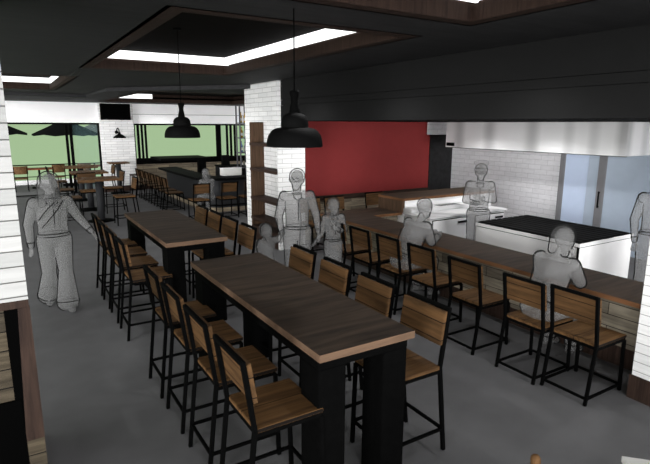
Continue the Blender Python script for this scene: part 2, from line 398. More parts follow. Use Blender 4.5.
# red wall, wainscot, black door, kitchen tile wall
YR = 9.3
struct('wall_back_red', bx(4.93, YR, .92, 8.62, YR+.2, KZ), 'red')
struct('trim_7', bx(4.93, YR-.035, .82, 8.62, YR+.2, .92), 'walnut_h', 'dark wood rail under the red wall')
struct('wall_back_wainscot', bx(4.93, YR-.01, 0, 8.62, YR+.2, .82), 'siding')
struct('wall_back_tile', bx(8.53, YR-.005, 2.17, 9.4, YR+.2, KZ), 'tile')
m = bx(8.66, YR+.02, 0, 9.4, YR+.1, 2.17)
struct('door_1', m, 'blackmark', 'black marbled door beside the red wall')
m = MB(); m.box(9.4, 6.32, 0, 9.6, YR+.2, KZ); m.box(9.4, 2.6, 2.1, 9.6, 6.32, KZ)
struct('wall_right', m, 'tile')
struct('wall_right_front', bx(9.4, -1.5, 0, 9.6, 2.6, KZ), 'tile')

# ================================================================ THINGS
# walk-in cooler front on the kitchen wall
c = tag(empty('walk_in_cooler', (9.36, 4.5, 0)), 'grey framed glass door cooler with pale blue panes behind the griddle', 'cooler')
m = MB(); y0, y1 = 2.62-4.5, 6.32-4.5; H = 2.1
for a, b in ((y1-.1, y1), (y1-.86-.07, y1-.86+.07), (y1-1.95-.05, y1-1.95+.12), (y1-2.9, y1-2.75), (y0, y0+.1)): m.box(-.03, a, .05, .04, b, H)
m.box(-.03, y0, 0, .04, y1, .1); m.box(-.03, y0, H-.08, .04, y1, H); m.build('frame', 'grey_metal', c)
bx(0.0, y1-.79, .1, .03, y1-.1, H-.08).build('glass_door', 'blue', c)
o = bx(0.0, y1-1.95, .1, .03, y1-.93, H-.08).build('glass_door', 'blue2', c); o['label'] = 'greyer blue glass door'
bx(0.0, y1-2.75, .1, .03, y1-2.0, H-.08).build('glass_door', 'blue', c)
o = bx(-.012, y1-.79, .1, 0, y1-.58, H-.08).build('door_track', 'blue2', c)
m = MB(); m.bar((-.06, y1-.86, .9), (-.06, y1-.86, 1.2), .02); m.bar((-.06, y1-.86, .92), (-.02, y1-.86, .92), .02); m.bar((-.06, y1-.86, 1.18), (-.02, y1-.86, 1.18), .02); m.build('door_handle', 'black', c)

# extraction hood
h = tag(empty('extraction_hood', (8.86, 6.52, KZ)), 'long brushed steel extraction hood along the tiled kitchen wall', 'hood')
m = MB(); a0, a1 = 4.55-6.52, 8.5-6.52
m.box(-.5, a0, -.54, -.48, a1, -.004); m.box(.44, a0, -.54, .46, a1, -.004); m.box(-.48, a0, -.54, .44, a0+.02, -.004); m.box(-.48, a1-.02, -.54, .44, a1, -.004); m.box(-.48, a0+.02, -.04, .44, a1-.02, -.004)
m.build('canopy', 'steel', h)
m = MB(); m.box(-.5, a0, -.55, -.44, a1, -.54); m.box(.40, a0, -.55, .46, a1, -.54); m.build('rim', 'black', h)
bx(-.52, a1-.26, -.51, -.5, a1-.04, -.44).build('control_panel', 'screen', h)

# griddle island
g = tag(empty('griddle_island', (6.95, 4.76, 0)), 'long stainless cooking island with black ridged griddle top', 'griddle')
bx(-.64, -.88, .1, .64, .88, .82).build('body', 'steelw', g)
bx(-.65, -.89, .828, .65, .89, .875).build('top_rim', 'steelw', g); bx(-.643, -.883, .818, .643, .883, .828).build('edge_line', 'screen', g)  # thin dark strip drawn as the line under the rim
m = MB(); m.box(-.63, -.87, .875, .63, .87, .885)
for i in range(9): m.box(-.60+i*.135, -.86, .885, -.60+i*.135+.09, .86, .9)
m.build('griddle_plate', 'blackgloss', g)
m = MB(); m.box(-.652, -.885, .1, -.64, -.855, .82); m.build('door_gap', 'screen', g)
for sx in (-1, 1):
    for s_y in (-1, 1): m = MB(); m.lathe([(.025, 0), (.025, .1)], 12, (sx*.55, s_y*.78, 0)); m.build('foot', 'steel', g)

# back refrigerated counter
k = tag(empty('refrigerated_counter', (7.05, 6.78, 0)), 'stainless refrigerated prep counter with two doors below the wooden pass shelf', 'counter')
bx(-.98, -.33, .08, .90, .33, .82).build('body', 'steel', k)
bx(-1.02, -.36, .825, .94, .36, .86).build('worktop', 'steel', k); bx(-1.0, -.345, .815, .92, .34, .825).build('edge_line', 'screen', k)  # dark strip drawn as the lower edge line of the worktop
bx(-1.02, .10, .86, .94, .34, .93, bev=.01).build('ingredient_rail', 'steel', k)
m = MB()
for i in range(6): m.box(-.3+i*.09, .14, .93, -.24+i*.09, .30, .937)
m.build('pan_lid', 'grey_metal', k)
for x0, x1 in ((-.92, -.1), (.12, .86)):
    bx(x0-.014, -.338, .106, x1+.014, -.329, .794).build('door_gasket', 'screen', k)
    d = bx(x0, -.355, .12, x1, -.335, .78, bev=.006).build('door', 'steelw', k)
    bx(x1-.24, -.375, .70, x1-.04, -.355, .735).build('handle', 'black', d)
for sx in (-.9, .82):
    for s_y in (-.28, .28): m = MB(); m.lathe([(.022, 0), (.022, .08)], 10, (sx, s_y, 0)); m.build('foot', 'steel', k)
# side cupboard seen past the island
o = tag(empty('under_counter_oven', (8.3, 3.0, 0)), 'low grey oven with black front behind the right end of the griddle island', 'oven')
bx(-.35, -.3, .05, .35, .3, .62).build('body', 'grey_metal', o); bx(-.37, -.28, .25, -.35, .28, .5).build('door', 'screen', o)
m = MB(); m.bar((-.39, -.24, .46), (-.39, .24, .46), .02); m.build('handle', 'steel', o)

# customer counter: long top, return, siding front, kick
cn = tag(empty('counter', (4.9, 5, 0)), 'L-shaped brown plank eating counter with wood siding front', 'counter')
def rel(*b): return (b[0]-4.9, b[1]-5, b[2], b[3]-4.9, b[4]-5, b[5])
m = MB(); P = [(4.70, 2.2), (5.40, 2.2), (5.40, 7.16), (6.05, 7.16), (6.05, 7.87), (4.70, 7.87)]
P = [(x-4.9, y-5) for x, y in P]
m.prism(P, .795, .84, 'counter_edge')
for f in m.b.faces:
    if f.calc_center_median().z > .839: f.material_index = m.mi('counter')
m.build('countertop', None, cn)
m = MB(); m.box(*rel(5.13, 2.2, .2, 5.3, 7.7, .795)); m.box(*rel(5.3, 7.3, .2, 6.05, 7.7, .795)); m.build('front_panel', 'siding_dark', cn)
m = MB(); m.box(*rel(5.115, 2.2, 0, 5.3, 7.72, .2)); m.build('kickboard', 'walnut', cn)
# raised pass
ps = tag(empty('pass_shelf', (7.3, 7.45, 0)), 'raised brown wooden pass shelf with block end at the kitchen', 'shelf')
m = MB(); m.box(6.0-7.3, -.35, 1.055, 8.42-7.3, .37, 1.10, 'counter_edge')
for f in m.b.faces:
    if f.calc_center_median().z > 1.099: f.material_index = m.mi('counter')
m.build('top', None, ps)
bx(6.0-7.3, -.34, .842, 6.06-7.3, .36, 1.055).build('end_panel', 'jamb', ps)
bx(6.06-7.3, -.3, 0, 8.38-7.3, .3, 1.055).build('back_panel', 'white', ps)

# niche: jamb and shelves
nb = tag(empty('niche_shelves', (xw, 9.46, 0)), 'brown wooden shelf unit built into the white brick wall', 'shelving')
bx(.0, .60, .02, .30, .64, 2.44).build('side_panel', 'jamb', nb)
for z in (.44, .86, 1.46, 1.97):
    bx(-.03, -.625, z, .298, .60, z+.055).build('shelf', 'walnut_h', nb)
bx(-.02, -.625, .0, .298, .60, .3).build('base_box', 'walnut_h', nb)

# ---------------------------------------------------------------- long tables
def long_table(y0, y1, label):
    x0, x1 = 1.45, 2.18; cx, cyy = (x0+x1)/2, (y0+y1)/2; hx, hy = (x1-x0)/2, (y1-y0)/2
    t = tag(empty('communal_table', (cx, cyy, 0)), label, 'table', 'long communal high tables')
    m = MB(); m.box(-hx, -hy, 1.025, hx, hy, 1.075, 'table_edge')
    for f in m.b.faces:
        if f.calc_center_median().z > 1.074: f.material_index = m.mi('table')
    m.build('tabletop', None, t)
    for sx in (-1, 1):
        for s_y in (-1, 1):
            a, b = sorted((sx*(hx-.02), sx*(hx-.22))); c, d = sorted((s_y*(hy-.05), s_y*(hy-.27)))
            bx(a, c, 0, b, d, .95, bev=.004).build('leg', 'black', t)
    m = MB(); m.box(-hx+.02, -hy+.05, .95, hx-.02, hy-.05, 1.025)
    m.build('apron', 'black', t)
    return t
long_table(2.41, 4.88, 'dark brown plank communal high table nearest the camera')
long_table(5.78, 8.14, 'dark brown plank communal high table behind the nearest one')

# ---------------------------------------------------------------- stools
def make_stool(name, seat_z, top_z, str_z, bh=.25):
    """faces +X; rear legs run up into the back posts"""
    r = empty(name); W = .215; b = .026
    m = MB(); m.box(-.215, -.225, seat_z-.028, .23, .225, seat_z, bev=.003); m.build('seat', 'seat', r)
    m = MB(); zf = seat_z-.043
    m.box(-.215, -W-.01, zf-.012, .215, -W+.016, zf+.014); m.box(-.215, W-.016, zf-.012, .215, W+.01, zf+.014)
    m.box(-.215, -W, zf-.012, -.19, W, zf+.014); m.box(.19, -W, zf-.012, .215, W, zf+.014); m.build('seat_frame', 'black', r)
    for s in (-1, 1):
        m = MB(); m.bar((.235, s*W, 0), (.215, s*W, seat_z-.05), b); m.build('leg', 'black', r)
        m = MB(); m.bar((-.30, s*W, 0), (-.222, s*W, seat_z-.01), b); m.bar((-.222, s*W, seat_z-.015), (-.285, s*W, top_z), b); m.build('leg', 'black', r)
    m = MB(); xr = -.30+.078*str_z/seat_z; xf = .235-.02*str_z/seat_z
    for s in (-1, 1): m.bar((xr, s*W, str_z), (xf, s*W, str_z), .02)
    m.bar((xr, -W, str_z), (xr, W, str_z), .02); m.bar((xf, -W, str_z), (xf, W, str_z), .02); m.build('stretcher', 'black', r)
    m = MB(); m.bar((-.285, -W-.012, top_z-.008), (-.285, W+.012, top_z-.008), b); m.build('back_frame', 'black', r)
    k = -.063/(top_z-seat_z); z1 = top_z-.018; z0 = z1-bh
    M = Matrix.Translation((-.285+.013-k*0+.016, 0, top_z)) @ Euler((0, math.atan(k), 0)).to_matrix().to_4x4()
    m = MB(); m.box(-.012, -.222, z0-top_z, .016, .222, z1-top_z, None, M, bev=.002); o = m.build('backrest', 'board', r)
    return r
BAR = make_stool('bar_stool', .70, 1.125, .18)
LOW = make_stool('counter_chair', .55, .985, .06)
used = set()
def place(proto, x, y, rz, label, group, s=1.0, z=0, sy_=None):
    o = proto if proto.name not in used else dup(proto)
    used.add(o.name); o.location = (x, y, z); o.rotation_euler = (0, 0, rz); o.scale = (s, sy_ or s, s)
    tag(o, label, 'chair' if 'chair' in o.name else 'stool', group); return o
ordn = ['nearest the camera', 'second from the camera', 'third from the camera', 'farthest from the camera']
for i, y in enumerate((2.68, 3.31, 3.94, 4.57)):
    place(BAR, 1.275, y, 0, 'wooden bar stool left of the nearest long table, '+ordn[i], 'bar stools along the left of the near table')
for i, y in enumerate((2.72, 3.34, 3.97, 4.60)):
    place(BAR, 2.295, y, PI, 'wooden bar stool right of the nearest long table, '+ordn[i], 'bar stools along the right of the near table')
for i, y in enumerate((6.02, 6.64, 7.23, 7.85)):
    place(BAR, 1.275, y, 0, 'wooden bar stool left of the second long table, '+ordn[i], 'bar stools along the left of the second table')
for i, y in enumerate((6.06, 6.66, 7.26, 7.86)):
    place(BAR, 2.295, y, PI, 'wooden bar stool right of the second long table, '+ordn[i], 'bar stools along the right of the second table')
cl = ['beside the right brick pilaster, empty', 'where the grey woman sits', 'third from the right brick pilaster', 'fourth from the right brick pilaster',
      'where the grey man sits', 'sixth from the right brick pilaster', 'nearest the standing girl']
for i, (x, y) in enumerate(((4.395, 2.53), (4.33, 3.01), (4.33, 3.76), (4.38, 4.50), (4.37, 5.12), (4.37, 5.75), (4.37, 6.38))):
    place(LOW, x, y, 0, 'low wooden chair at the long counter, '+cl[i], 'low chairs along the long counter')
for i, (x, y, n) in enumerate(((5.0, 8.45, 'leftmost of the three'), (5.55, 8.42, 'middle of the three'), (6.65, 8.55, 'rightmost of the three, beside the pass'))):
    place(LOW, x, y, -PI/2, 'low wooden chair facing us under the red wall, '+n, 'low chairs under the red wall')
for i, y in enumerate((14.55, 15.2, 15.9, 16.6, 17.25, 17.9)):
    place(LOW, 3.95, y, 0, 'wooden chair in the row left of the bar, %s from the camera' % ['nearest','second','third','fourth','fifth','farthest'][i], 'chairs in the row left of the bar', .95)
for i, (x, n) in enumerate(((4.12, 'leftmost, beside its corner'), (4.86, 'second from the left'), (5.5, 'half behind the brick wall'))):
    place(LOW, x, 12.85, PI/2, 'wooden chair at the near end of the bar, '+n, 'chairs at the near end of the bar', .95, sy_=.98)

# ---------------------------------------------------------------- high tops on the left
def high_table(x, y, w, d, label, rz=0):
    t = tag(empty('pedestal_table', (x, y, 0), rz), label, 'table', 'pedestal high tables by the left window')
    m = MB(); m.box(-w/2, -d/2, 1.035, w/2, d/2, 1.075, bev=.004); m.build('tabletop', 'hightop', t)
    m = MB(); m.lathe([(.085, 0), (.085, 1.02)], 20, (0, 0, .02)); m.build('pole', 'charcoal', t)
    m = MB(); m.lathe([(.32, 0), (.32, .015), (.10, .04), (.06, .05)], 28); m.build('base', 'black', t, smooth=False)
    m = MB(); m.box(-.2, -.2, 1.02, .2, .2, 1.035); m.build('mounting_plate', 'black', t)
TB = [(1.92, 13.85, 'nearest of the three in a row'), (1.96, 15.9, 'middle of the three in a row'), (1.99, 18.0, 'farthest of the three in a row')]
for x, y, n in TB: high_table(x, y, .93, .86, 'oak topped pedestal high table at the left back, '+n)
high_table(3.36, 19.3, .66, .62, 'small oak topped pedestal table against the white brick column under the screen')
hs = [(2.38, 13.15, PI, 'right of the nearest pedestal table'), (1.22, 13.45, 0, 'left of the nearest pedestal table'), 
      (2.45, 15.1, PI, 'right of the middle pedestal table'), (1.25, 15.2, 0, 'left of the middle pedestal table'), (1.78, 14.65, -PI/2, 'between the nearest and middle pedestal tables'),
      (2.62, 17.4, PI, 'right of the farthest pedestal table'), (1.3, 17.5, 0, 'left of the farthest pedestal table')]
for x, y, a, n in hs: place(BAR, x, y, a, 'wooden bar stool '+n, 'bar stools around the pedestal tables')
r = tag(empty('backless_stool', (3.75, 18.4, 0)), 'tall backless black stool in front of the wood siding by the brick column', 'stool')
m = MB(); m.box(-.18, -.18, .68, .18, .18, .71); m.build('seat', 'walnut_h', r)
for a in (-1, 1):
    for b in (-1, 1): m = MB(); m.bar((a*.2, b*.2, 0), (a*.16, b*.16, .68), .024); m.build('leg', 'black', r)
m = MB()
for a in (-1, 1): m.bar((a*.19, -.19, .2), (a*.19, .19, .2), .018); m.bar((-.19, a*.19, .2), (.19, a*.19, .2), .018)
m.build('stretcher', 'black', r)

# ---------------------------------------------------------------- screen and wall sconce
t = tag(empty('wall_screen', (3.47, YW-.16, 2.8)), 'black flat screen mounted high on the far white brick column', 'screen')
bx(-.50, -.05, -.28, .50, .0, .28, bev=.008).build('casing', 'blackgloss', t); bx(-.48, -.055, -.26, .48, -.05, .26).build('display', 'screen', t)
s = tag(empty('wall_sconce', (3.46, YW-.16, 2.1)), 'black dome wall sconce under the screen on the white brick column', 'lamp')
m = MB(); m.lathe([(.06, -.01), (.06, .01)], 16); m.b.verts.ensure_lookup_table(); bmesh.ops.rotate(m.b, verts=m.b.verts[:], cent=(0,0,0), matrix=Matrix.Rotation(PI/2, 3, 'X')); m.build('wall_plate', 'black', s)
m = MB(); m.tube([(0, -.01, 0), (0, -.12, .12), (.02, -.22, .14), (.04, -.28, .06), (.04, -.3, -.02)], .018, 8); m.build('arm', 'black', s)
m = MB(); m.lathe([(.22, -.2), (.2, -.15), (.12, -.1), (.05, -.06), (.04, 0)], 20, (.04, -.3, 0)); m.build('lamp_shade', 'black', s, smooth=True)

# ---------------------------------------------------------------- pendants
def pendant(x, y, label):
    p = tag(empty('pendant_lamp', (x, y, 2.24)), label, 'pendant lamp', 'black dome pendants over the long tables')
    prof = [(.200, 0), (.203, .012), (.200, .045), (.190, .080), (.170, .110), (.145, .128), (.110, .136), (.100, .137), (.099, .139), (.099, .160), (.096, .190), (.084, .216), (.062, .232), (.038, .238), (.036, .262)]
    m = MB(); m.lathe(prof, 40, cap=False)
    m.lathe([(.03, .23), (.085, .19), (.092, .13), (.14, .12), (.18, .08), (.198, .0)], 40, cap=False)
    o = m.build('lamp_shade', 'blackgloss', p)
    md = o.modifiers.new('Split', 'EDGE_SPLIT'); md.split_angle = math.radians(50)
    m = MB(); m.lathe([(.040, .243), (.034, .275), (.026, .31), (.027, .34), (.036, .375), (.036, .39), (.012, .395)], 20); m.build('neck', 'black', p)
    m = MB(); m.lathe([(.0055, .385), (.0055, CZ+.27-2.24)], 8); m.build('cable', 'black', p)
    m = MB(); m.lathe([(.05, CZ+.25-2.24), (.05, CZ+.27-2.24)], 20); m.build('ceiling_rose', 'black', p)
    m = MB(); m.ell((0, 0, .12), (.035, .035, .045)); m.build('bulb', 'label', p, smooth=True)
pendant(1.8, 3.35, 'black tiered dome pendant lamp hanging nearest the camera')
pendant(1.8, 6.12, 'black tiered dome pendant lamp hanging over the second long table')

# ---------------------------------------------------------------- bar
b = tag(empty('bar_counter', (4.8, 15.5, 0)), 'dark grey bar with black top and angled corner at the back of the room', 'bar')
def sh(L): return [(x-4.8, y-15.5) for x, y in L]
m = MB(); m.prism(sh([(4.38, 13.85), (4.75, 13.42), (8.5, 13.42), (8.5, 14.0), (5.05, 14.0), (4.98, 14.1), (4.98, 17.9), (4.38, 17.9)]), .89, .955); m.build('bar_top', 'blackgloss', b)
m = MB(); m.prism(sh([(4.62, 13.95), (4.92, 13.62), (8.5, 13.62), (8.5, 13.9), (5.0, 13.9), (4.9, 14.0), (4.9, 17.8), (4.62, 17.8)]), .12, .89); m.build('bar_front', 'charcoal', b)
m = MB(); m.prism(sh([(4.60, 13.93), (4.90, 13.60), (8.5, 13.60), (8.5, 13.9), (5.0, 13.9), (4.9, 14.0), (4.9, 17.82), (4.6, 17.82)]), 0, .12); m.build('kickboard', 'siding', b)
m = MB(); m.tube([(6.2-4.8, -2.0, .2), (4.9-4.8, -2.0, .2), (4.5-4.8, 13.85-15.5, .2), (4.5-4.8, 2.2, .2)], .02, 8); m.build('foot_rail', 'black', b)
# back ledge behind the bar
l = tag(empty('drink_ledge', (5.4, 18.6, 0)), 'black raised ledge on a thick black post behind the bar under the window', 'ledge')
bx(-.8, -.25, 1.13, 1.0, 1.27, 1.21).build('top', 'blackgloss', l)
for x in (.72,): bx(x-.13, -.12, 0, x+.13, .12, 1.13).build('post', 'blackgloss', l)
l = tag(empty('back_bar_cabinet', (7.4, 17.9, 0)), 'black back bar cabinet with dark posts beside the drink ledge', 'cabinet')
bx(-.9, -.3, 0, 1.0, .3, .9).build('body', 'charcoal', l); bx(-.92, -.32, .9, 1.02, .32, .95).build('worktop', 'blackgloss', l); bx(-.75, -.1, .95, -.5, .1, 1.3).build('post', 'blackgloss', l)
for a in range(3): bx(-.85+a*.62, -.32, .08, -.28+a*.62, -.3, .84).build('door', 'blackgloss', l)
o = tag(empty('ice_bin', (5.5, 14.1, .956)), 'white rectangular box standing on the bar top', 'box')
bx(-.28, -.1, 0, .28, .16, .2, bev=.004).build('body', 'label', o); bx(-.285, -.105, .2, .285, .165, .215).build('lid', 'white', o)

# bottle rack
rk = tag(empty('bottle_rack', (6.42, 14.9, 0)), 'tall dark metal bottle rack beside the white brick wall', 'rack')
for x in (-.34, -.06, .28):
    for y in (-.14, .14):
        m = MB(); m.bar((x, y, 0), (x, y, 2.95), .035); m.build('post', 'rackmetal', rk)
SH = (1.12, 1.56, 2.0, 2.44)
for z in SH: bx(-.36, -.16, z-.03, .36, .16, z).build('shelf', 'rackmetal', rk)
bx(-.36, -.16, .5, .36, .16, .53).build('shelf', 'rackmetal', rk)
def bottle(name_mat, h, r):
    e = empty('bottle')
    m = MB(); m.lathe([(r, 0), (r, h*.6), (r*.8, h*.68), (r*.35, h*.76), (r*.33, h*.96)], 14); m.build('body', name_mat, e, smooth=True)
    m = MB(); m.lathe([(r*.42, h*.94), (r*.42, h)], 12); m.build('cap', 'black', e)
    m = MB(); m.lathe([(r*1.02, h*.18), (r*1.02, h*.45)], 14, cap=False); m.build('label', 'label', e)
    return e
BM = [('yellow', 'amber'), ('dkglass', 'dark'), ('bblue', 'blue'), ('orange', 'orange'), ('clear', 'pale')]
protos = {}
pat = {0: [1, 1, 3, 1, 3], 1: [2, 4, 3, 2, 1], 2: [0, 4, 1, 0, 0], 3: [0, 0, 1, 0, 4]}
shn = ['lowest', 'second', 'third', 'top']; pos = ['far left', 'left of centre', 'centre', 'right of centre', 'far right']
for si, z in enumerate(SH):
    for j in range(5):
        mt, nm = BM[pat[si][j]]
        if nm not in protos: o = protos[nm] = bottle(mt, .29+.02*(len(protos) % 3), .042)
        else: o = dup(protos[nm])
        o.location = (6.42-.27+j*.125+random.uniform(-.01, .01), 14.86+random.uniform(-.02, .02), z)
        tag(o, '%s bottle on the %s shelf of the metal bottle rack, %s' % (nm, shn[si], pos[j]), 'bottle', 'bottles on the rack')

# ---------------------------------------------------------------- terrace outside
struct('floor_terrace', bx(-1.6, 19.75, -.1, 9.6, 24.4, -.005), 'patio')
struct('trim_8', bx(-1.6, 19.63, 0, 2.93, 19.68, .006), 'black', 'black threshold line in the floor before the left window')
o = tag(bx(-1.6, 23.6, 0, 9.6, 23.8, .16).build('kerb', 'white'), 'white kerb at the far edge of the terrace', 'kerb')
rl = tag(empty('terrace_railing', (2, 23.5, 0)), 'black railing at the edge of the terrace beyond the left window', 'railing')
m = MB(); m.box(-3.6, -.03, .76, 7.6, .03, .80); m.build('top_rail', 'black', rl)
m = MB(); m.box(-3.6, -.02, .30, 7.6, .02, .33); m.build('bottom_rail', 'black', rl)
for i in range(8): m = MB(); m.bar((-3.5+i*1.55, 0, 0), (-3.5+i*1.55, 0, .76), .04); m.build('post', 'black', rl)
def terrace_table(x, y, label):
    t = tag(empty('terrace_table', (x, y, 0)), label, 'table', 'terrace tables')
    bx(-.75, -.35, .70, .75, .35, .74).build('tabletop', 'redwood', t)
    m = MB(); m.bar((0, 0, .03), (0, 0, .70), .07); m.build('pole', 'black', t); bx(-.28, -.22, 0, .28, .22, .03).build('base', 'black', t)
terrace_table(1.05, 22.3, 'reddish brown terrace table beyond the left window, between the two curved chairs')
terrace_table(2.75, 22.9, 'reddish brown terrace table beyond the glass pane, farther right')
def make_cafe_chair():
    r = empty('terrace_chair')
    bx(-.22, -.22, .43, .22, .22, .46, bev=.01).build('seat', 'hightop', r)
    m = MB()
    for i in range(7):
        a0 = math.radians(-38+i*76/7); a1 = math.radians(-38+(i+1)*76/7); R = .36
        for z0, z1 in ((.62, .9),):
            v = [m.b.verts.new((.12-R*math.cos(a), R*math.sin(a), z)) for a, z in ((a0, z0), (a1, z0), (a1, z1), (a0, z1))]; m.b.faces.new(v)
            v2 = [m.b.verts.new((.12-(R+.02)*math.cos(a), (R+.02)*math.sin(a), z)) for a, z in ((a0, z0), (a1, z0), (a1, z1), (a0, z1))]; m.b.faces.new(v2[::-1])
            for q in range(4): m.b.faces.new((v[q], v2[q], v2[(q+1) % 4], v[(q+1) % 4]))
    m.build('backrest', 'hightop', r)
    for a in (-1, 1):
        m = MB(); m.bar((.24, a*.2, 0), (.19, a*.2, .43), .026); m.build('leg', 'black', r)
        m = MB(); m.bar((-.28, a*.2, 0), (-.21, a*.2, .44), .026); m.bar((-.21, a*.2, .44), (-.20, a*.21, .85), .024); m.build('leg', 'black', r)
    return r
CC = make_cafe_chair()
for i, (x, y, a, n) in enumerate(((.42, 21.5, PI/2, 'leftmost, beside the left brick column edge'), (1.6, 21.7, PI/2+.3, 'in front of the left table'), (2.55, 21.9, PI/2, 'behind the glass pane'))):
    o = CC if i == 0 else dup(CC); o.location = (x, y, 0); o.rotation_euler = (0, 0, a)
    tag(o, 'terrace chair beyond the left window, '+n, 'chair', 'terrace chairs')
def umbrella(x, y, R, z, mat, label, rise=.62):
    u = tag(empty('parasol', (x, y, 0)), label, 'parasol', 'terrace parasols')
    m = MB(); n = 8; c = m.b.verts.new((0, 0, z+rise)); c2 = m.b.verts.new((0, 0, z+rise-.02)); ring = []; rg2 = []
    for i in range(n*2):
        a = PI*i/n+PI/8; rr = R if i % 2 == 0 else R*.94; zz = z + (0 if i % 2 == 0 else .05)
        ring.append(m.b.verts.new((rr*math.cos(a), rr*math.sin(a), zz))); rg2.append(m.b.verts.new((rr*math.cos(a)*.99, rr*math.sin(a)*.99, zz-.02)))
    for i in range(2*n):
        j = (i+1) % (2*n); m.b.faces.new((c, ring[i], ring[j])); m.b.faces.new((c2, rg2[j], rg2[i])); m.b.faces.new((ring[i], rg2[i], rg2[j], ring[j]))
    m.build('canopy', mat, u)
    m = MB(); m.lathe([(.028, 0), (.028, z+rise)], 12); m.build('pole', 'black', u)
    m = MB(); m.lathe([(.28, 0), (.28, .06), (.06, .09)], 20); m.build('base', 'black', u)
    for i in range(4):
        a = PI*i/2+PI/8; mm = MB(); mm.bar((0, 0, z+.05), (R*.6*math.cos(a), R*.6*math.sin(a), z+rise*.42), .02); mm.build('strut', 'black', u)
umbrella(-.4, 22.9, 1.30, 1.98, 'umbrella', 'black parasol cut off at the left of the window')
umbrella(2.12, 22.6, 1.25, 1.95, 'umbrella', 'black parasol in the middle of the left window')
umbrella(3.62, 24.0, 1.35, 1.93, 'umbrella2', 'grey parasol seen through the glass pane beside the brick column')

# ---------------------------------------------------------------- near right corner
o = tag(empty('side_table', (2.525, 1.206, 0), -.81), 'white topped table whose corner pokes in at the lower right', 'table')
bx(0, -.75, .72, .95, 0, .75).build('tabletop', 'label', o)
for a in (.06, .89):
    for b_ in (-.69, -.06): bx(a-.02, b_-.02, 0, a+.02, b_+.02, .72).build('leg', 'black', o)
o = tag(empty('side_chair', (2.02, 1.08, 0), .5), 'brown wooden chair back just peeking in at the bottom edge', 'chair')
m = MB(); m.box(-.2, -.2, .42, .2, .2, .45); m.build('seat', 'hightop', o)
for a in (-.18, .18):
    m = MB(); m.cap((a, -.18, .02), .018, (a, -.18, .42), .018); m.build('leg', 'hightop', o)
    m = MB(); m.cap((a, .18, .02), .018, (a, .24, .80), .024); m.build('leg', 'hightop', o)
m = MB(); m.box(-.18, .205, .60, .18, .23, .76); m.build('backrest', 'hightop', o)

# ================================================================ PEOPLE (all drawn as translucent grey figures in the place itself)
def hand(m, w, d, side, pinch=.25, size=1.0):
    """palm + four bent fingers + thumb growing from wrist w along unit direction d; side = unit vector across the palm towards the thumb"""
    w, d, side = Vector(w), Vector(d).normalized(), Vector(side)
    side = (side - d*side.dot(d)).normalized(); n = d.cross(side); s = size
    pc = w + d*.05*s
    m.cap(w, .024*s, w+d*.075*s, .028*s, 12, 1.0, 1.0)
    m.cap(w+d*.03*s+side*.018*s, .020*s, w+d*.08*s+side*.024*s, .016*s, 10); m.cap(w+d*.03*s-side*.015*s, .019*s, w+d*.078*s-side*.026*s, .015*s, 10)
    for i, (off, L) in enumerate(((.042, .066), (.014, .074), (-.014, .069), (-.042, .054))):
        a = w + d*.085*s + side*off*s; b = a + (d + n*pinch*.5).normalized()*L*.5*s; c = b + (d*(1-pinch)+n*pinch*1.3).normalized()*L*.5*s
        m.cap(a, .0125*s, b, .0115*s, 8); m.cap(b, .0115*s, c, .0105*s, 8)
    t0 = w + d*.025*s + side*.026*s; t1 = t0 + (d*.6+side*.8).normalized()*.036*s; t2 = t1 + (d+side*.25+n*.3).normalized()*.030*s
    m.cap(t0, .013*s, t1, .011*s, 8); m.cap(t1, .011*s, t2, .009*s, 8)
def V3(a): return Vector(a)
